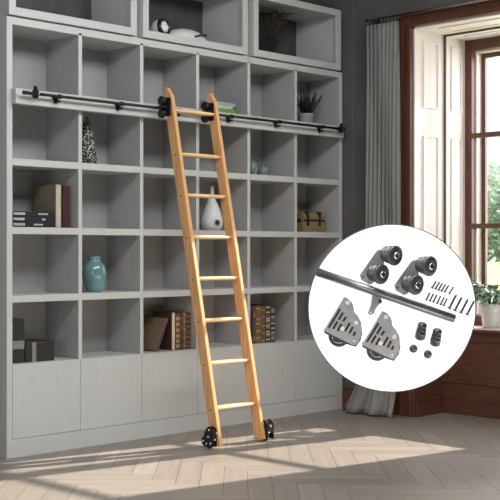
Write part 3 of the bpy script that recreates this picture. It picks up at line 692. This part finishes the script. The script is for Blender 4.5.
# floor wheel units with slotted covers
for (ox, oy, lab) in ((0, 0, 'slotted steel floor wheel unit at the lower left of the panel'), (38, 14, 'slotted steel floor wheel unit just below the bent bracket')):
    fw = hw('floor_wheel', lab, 'hardware', 'slotted floor wheels on the panel')
    Q = lambda u, v, h=0: P(u+ox, v+oy, h)
    MB().lathe([(4*S, 0.5*S), (8.5*S, 0.5*S), (10.5*S, 1.5*S), (10.5*S, 4*S), (8.8*S, 5*S), (7.6*S, 4.2*S), (4*S, 4.2*S)], Q(338.8, 335.8), n=40).build('wheel', M['dark_steel'], fw)
    MB().lathe([(7.2*S, 0), (7.2*S, 0.6*S), (5.8*S, 0.6*S), (5.8*S, 0.1*S)], Q(338.8, 335.8, 4.3), n=32, cap=False).build('wheel_ring', M['chrome'], fw)
    cov = [(343.5, 296.2), (347, 297.5), (351.5, 302), (353, 306), (353.5, 311), (357, 315), (360.5, 321), (361.3, 329), (360, 336), (357, 342), (353.5, 344.8), (324, 330.2), (324.5, 327.5)]
    MB().prism([((u+ox-392)*S, (307.8-v-oy)*S) for u, v in cov], lambda u, v, w_: (u, v, w_), 6.2*S, 7.8*S).build('slotted_cover', M['plate'], fw, bevel=0.001)
    MB().prism([((u+ox+1.2-392)*S, (307.8-v-oy-1.2)*S) for u, v in [(324, 327.5), (354, 342), (361, 330), (359.5, 338), (354, 345.6), (324, 331.8)]][:0] or [((u+ox-392)*S, (307.8-v-oy)*S) for u, v in [(324, 327.8), (353.8, 342.6), (360.2, 330), (362, 331), (360, 339.5), (355, 346.2), (345, 343), (324, 332.4)]], lambda u, v, w_: (u, v, w_), 0.3*S, 6.15*S).build('housing', M['dark_steel'], fw)
    sl = MB()
    for (a, b_, c, d) in ((328, 327, 339.7, 308.2), (332.6, 328, 337, 320.5), (338, 319, 342.4, 311.8), (337, 330, 341, 323), (342.5, 320.5, 345.5, 316), (344.3, 330.5, 349.2, 322), (346.5, 326.5, 347.5, 325), (348.5, 332.5, 352.3, 326), (352.6, 335, 354.6, 331)):
        A, B = Q(a, b_, 7.8), Q(c, d, 7.8); dr = (B-A).normalized(); s_ = Vector((-dr.y, dr.x, 0))*1.05*S
        sl.prism([(q.x, q.y) for q in (A-s_, B-s_, B+s_, A+s_)], lambda u, v, w_: (u, v, w_), 7.7*S, 7.95*S)
    sl.build('slot', M['slot'], fw)
    for (u, v) in ((347, 302.2), (355.3, 322), (341.7, 328.3), (353.3, 340)):
        MB().lathe([(2.3*S if v < 335 else 1.2*S, 0), (1.9*S if v < 335 else 1.0*S, 0.9*S)], Q(u, v, 7.8), n=20).build('rivet', M['white_bolt'], fw)
    place(fw)
# screws
def screw(u0, v0, u1, v1, r, head, label, group):
    sc = hw('screw', label, 'screw', group); A, B = P(u0, v0, head), P(u1, v1, head*0.7); d = (B-A).normalized(); ln = (B-A).length
    prof = [(r*S, 0)]; nth = 9
    for k in range(nth*2): prof.append(((r*(1.0 if k % 2 else 0.72))*S, ln*(0.12+0.8*k/(nth*2))))
    prof.append((0.15*r*S, ln))
    MB().lathe(prof, A, d, 10).build('shank', M['dark_steel'], sc)
    MB().lathe([(r*S, 0.5*S), (head*S, -0.2*S), (head*0.8*S, -0.9*S)], A, d, 14).build('head', M['dark_steel'], sc)
    place(sc)
ords = ['first', 'second', 'third', 'fourth', 'fifth', 'sixth']
for k, (u, v) in enumerate(((432, 287.3), (435.3, 288.2), (438.3, 289.4), (441.3, 290.5), (444.6, 291.2), (449.2, 293.0))):
    screw(u, v, u+4.2, v-6.8, 0.95, 1.5, 'short dark screw in the upper row, %s from its left' % ords[k], 'short screws on the panel')
for k, (u, v) in enumerate(((426.2, 299.2), (429.8, 300.2), (433.2, 301.3), (437, 302.6), (440.5, 303.8), (443.6, 304.8))):
    screw(u, v, u+3.6, v-7.2, 0.95, 1.5, 'short dark screw in the lower row, %s from its left' % ords[k], 'short screws on the panel')
for k, (u, v) in enumerate(((449, 307.5), (454.6, 309.8), (460.6, 312), (466.8, 313.8))):
    screw(u, v, u+7.2, v-13.6, 1.3, 2.3, 'long dark screw near the panel edge, %s from the left of four' % ords[k], 'long screws on the panel')
# rubber end plugs and bumpers
for (u, v, lab) in ((419.2, 330.5, 'dark ribbed end plug below the tube, left one of the pair'), (434.2, 336.6, 'dark ribbed end plug under the right end of the tube')):
    ep = hw('end_plug', lab, 'hardware', 'end plugs on the panel')
    ax = Vector((0.1, 0.86, 0.45)).normalized(); c0 = P(u, v+6.0, 4.6); k = S
    MB().lathe([(4.2*k, -1.5*k), (5.3*k, -0.5*k), (5.3*k, 5.5*k), (4.6*k, 6.8*k)], c0, ax, 28).build('plug_base', M['rubber'], ep)
    MB().lathe([(3.8*k, 6.6*k), (4.9*k, 7.6*k), (4.9*k, 10.0*k), (3.8*k, 10.8*k), (3.6*k, 11.8*k), (4.7*k, 12.6*k), (4.5*k, 15.0*k), (2.8*k, 16.4*k)], c0, ax, 28).build('plug_ring', M['dark_steel'], ep)
    MB().lathe([(1.6*k, 16.2*k), (1.5*k, 16.9*k)], c0, ax, 16).build('plug_hole', M['chrome'], ep)
    place(ep)
for (u, v, lab) in ((413.3, 348.3, 'small dark rubber bumper dot, left one of the two'), (427.7, 354, 'small dark rubber bumper dot, right and lower one of the two')):
    bu = hw('bumper', lab, 'hardware', 'rubber bumpers on the panel'); k = S
    MB().lathe([(3.9*k, 0.1*k), (4.3*k, 0.8*k), (3.9*k, 2.2*k), (2.4*k, 3.5*k), (0.8*k, 3.9*k)], P(u, v), n=28).build('bumper_dome', M['rubber'], bu)
    MB().lathe([(0.8*k, 0), (0.7*k, 0.3*k)], P(u, v, 3.8), n=12).build('dimple', M['dark_steel'], bu)
    place(bu)

# ------------------------------------------------------------ garden outside
gd = struct(MB().box(X+0.95, 160, -60, 120, -0.62, -0.5).build('ground', M['grass']))
def tree(label, x, y, h, r, trunk, mname, seed, hang=0.0, group='garden trees'):
    random.seed(seed); t = thing('tree', label, 'tree', (x, y, -0.5), 0, group)
    tk = MB(); tk.path([(0, 0, 0), (0.05*r, 0.02, trunk*0.5), (-0.02, 0.03*r, trunk), (0.03, 0, trunk+r)], [0.09*r, 0.07*r, 0.06*r, 0.02*r], 10)
    for k in range(7):
        a = k*0.9+random.random(); tk.path([(0, 0, trunk*0.9), (math.cos(a)*r*0.35, math.sin(a)*r*0.35, trunk+r*0.3), (math.cos(a)*r*0.7, math.sin(a)*r*0.7, trunk+r*random.uniform(0.4, 0.9))], [0.035*r, 0.025*r, 0.01*r], 6)
    tk.build('trunk', M['bark'], t)
    lv = bmesh.new(); H = h-trunk
    blobs = [(Vector((random.uniform(-.55, .55)*r, random.uniform(-.55, .55)*r, trunk+H*random.uniform(0.2, 0.85))), r*random.uniform(0.35, 0.55)) for _ in range(11)]
    ls = 0.055*r+0.03
    for k in range(3200):
        c, br_ = random.choice(blobs); v = Vector((random.gauss(0, 1), random.gauss(0, 1), random.gauss(0, 1))).normalized()*br_*random.uniform(0.7, 1.05)
        p = c+v; d = Vector((random.gauss(0, 1), random.gauss(0, 1), random.gauss(0, 0.6))).normalized(); s = d.orthogonal().normalized()
        q = [lv.verts.new(p-d*ls), lv.verts.new(p+s*ls*0.5), lv.verts.new(p+d*ls), lv.verts.new(p-s*ls*0.5)]; lv.faces.new(q)
    me = bpy.data.meshes.new('crown'); lv.to_mesh(me); lv.free(); me.materials.append(M[mname]); o = bpy.data.objects.new('crown', me); COL.objects.link(o); o.parent = t
tree('rounded dark green tree outside the window', 16.0, 6.25, 2.75, 0.85, 1.35, 'bushleaf', 1)
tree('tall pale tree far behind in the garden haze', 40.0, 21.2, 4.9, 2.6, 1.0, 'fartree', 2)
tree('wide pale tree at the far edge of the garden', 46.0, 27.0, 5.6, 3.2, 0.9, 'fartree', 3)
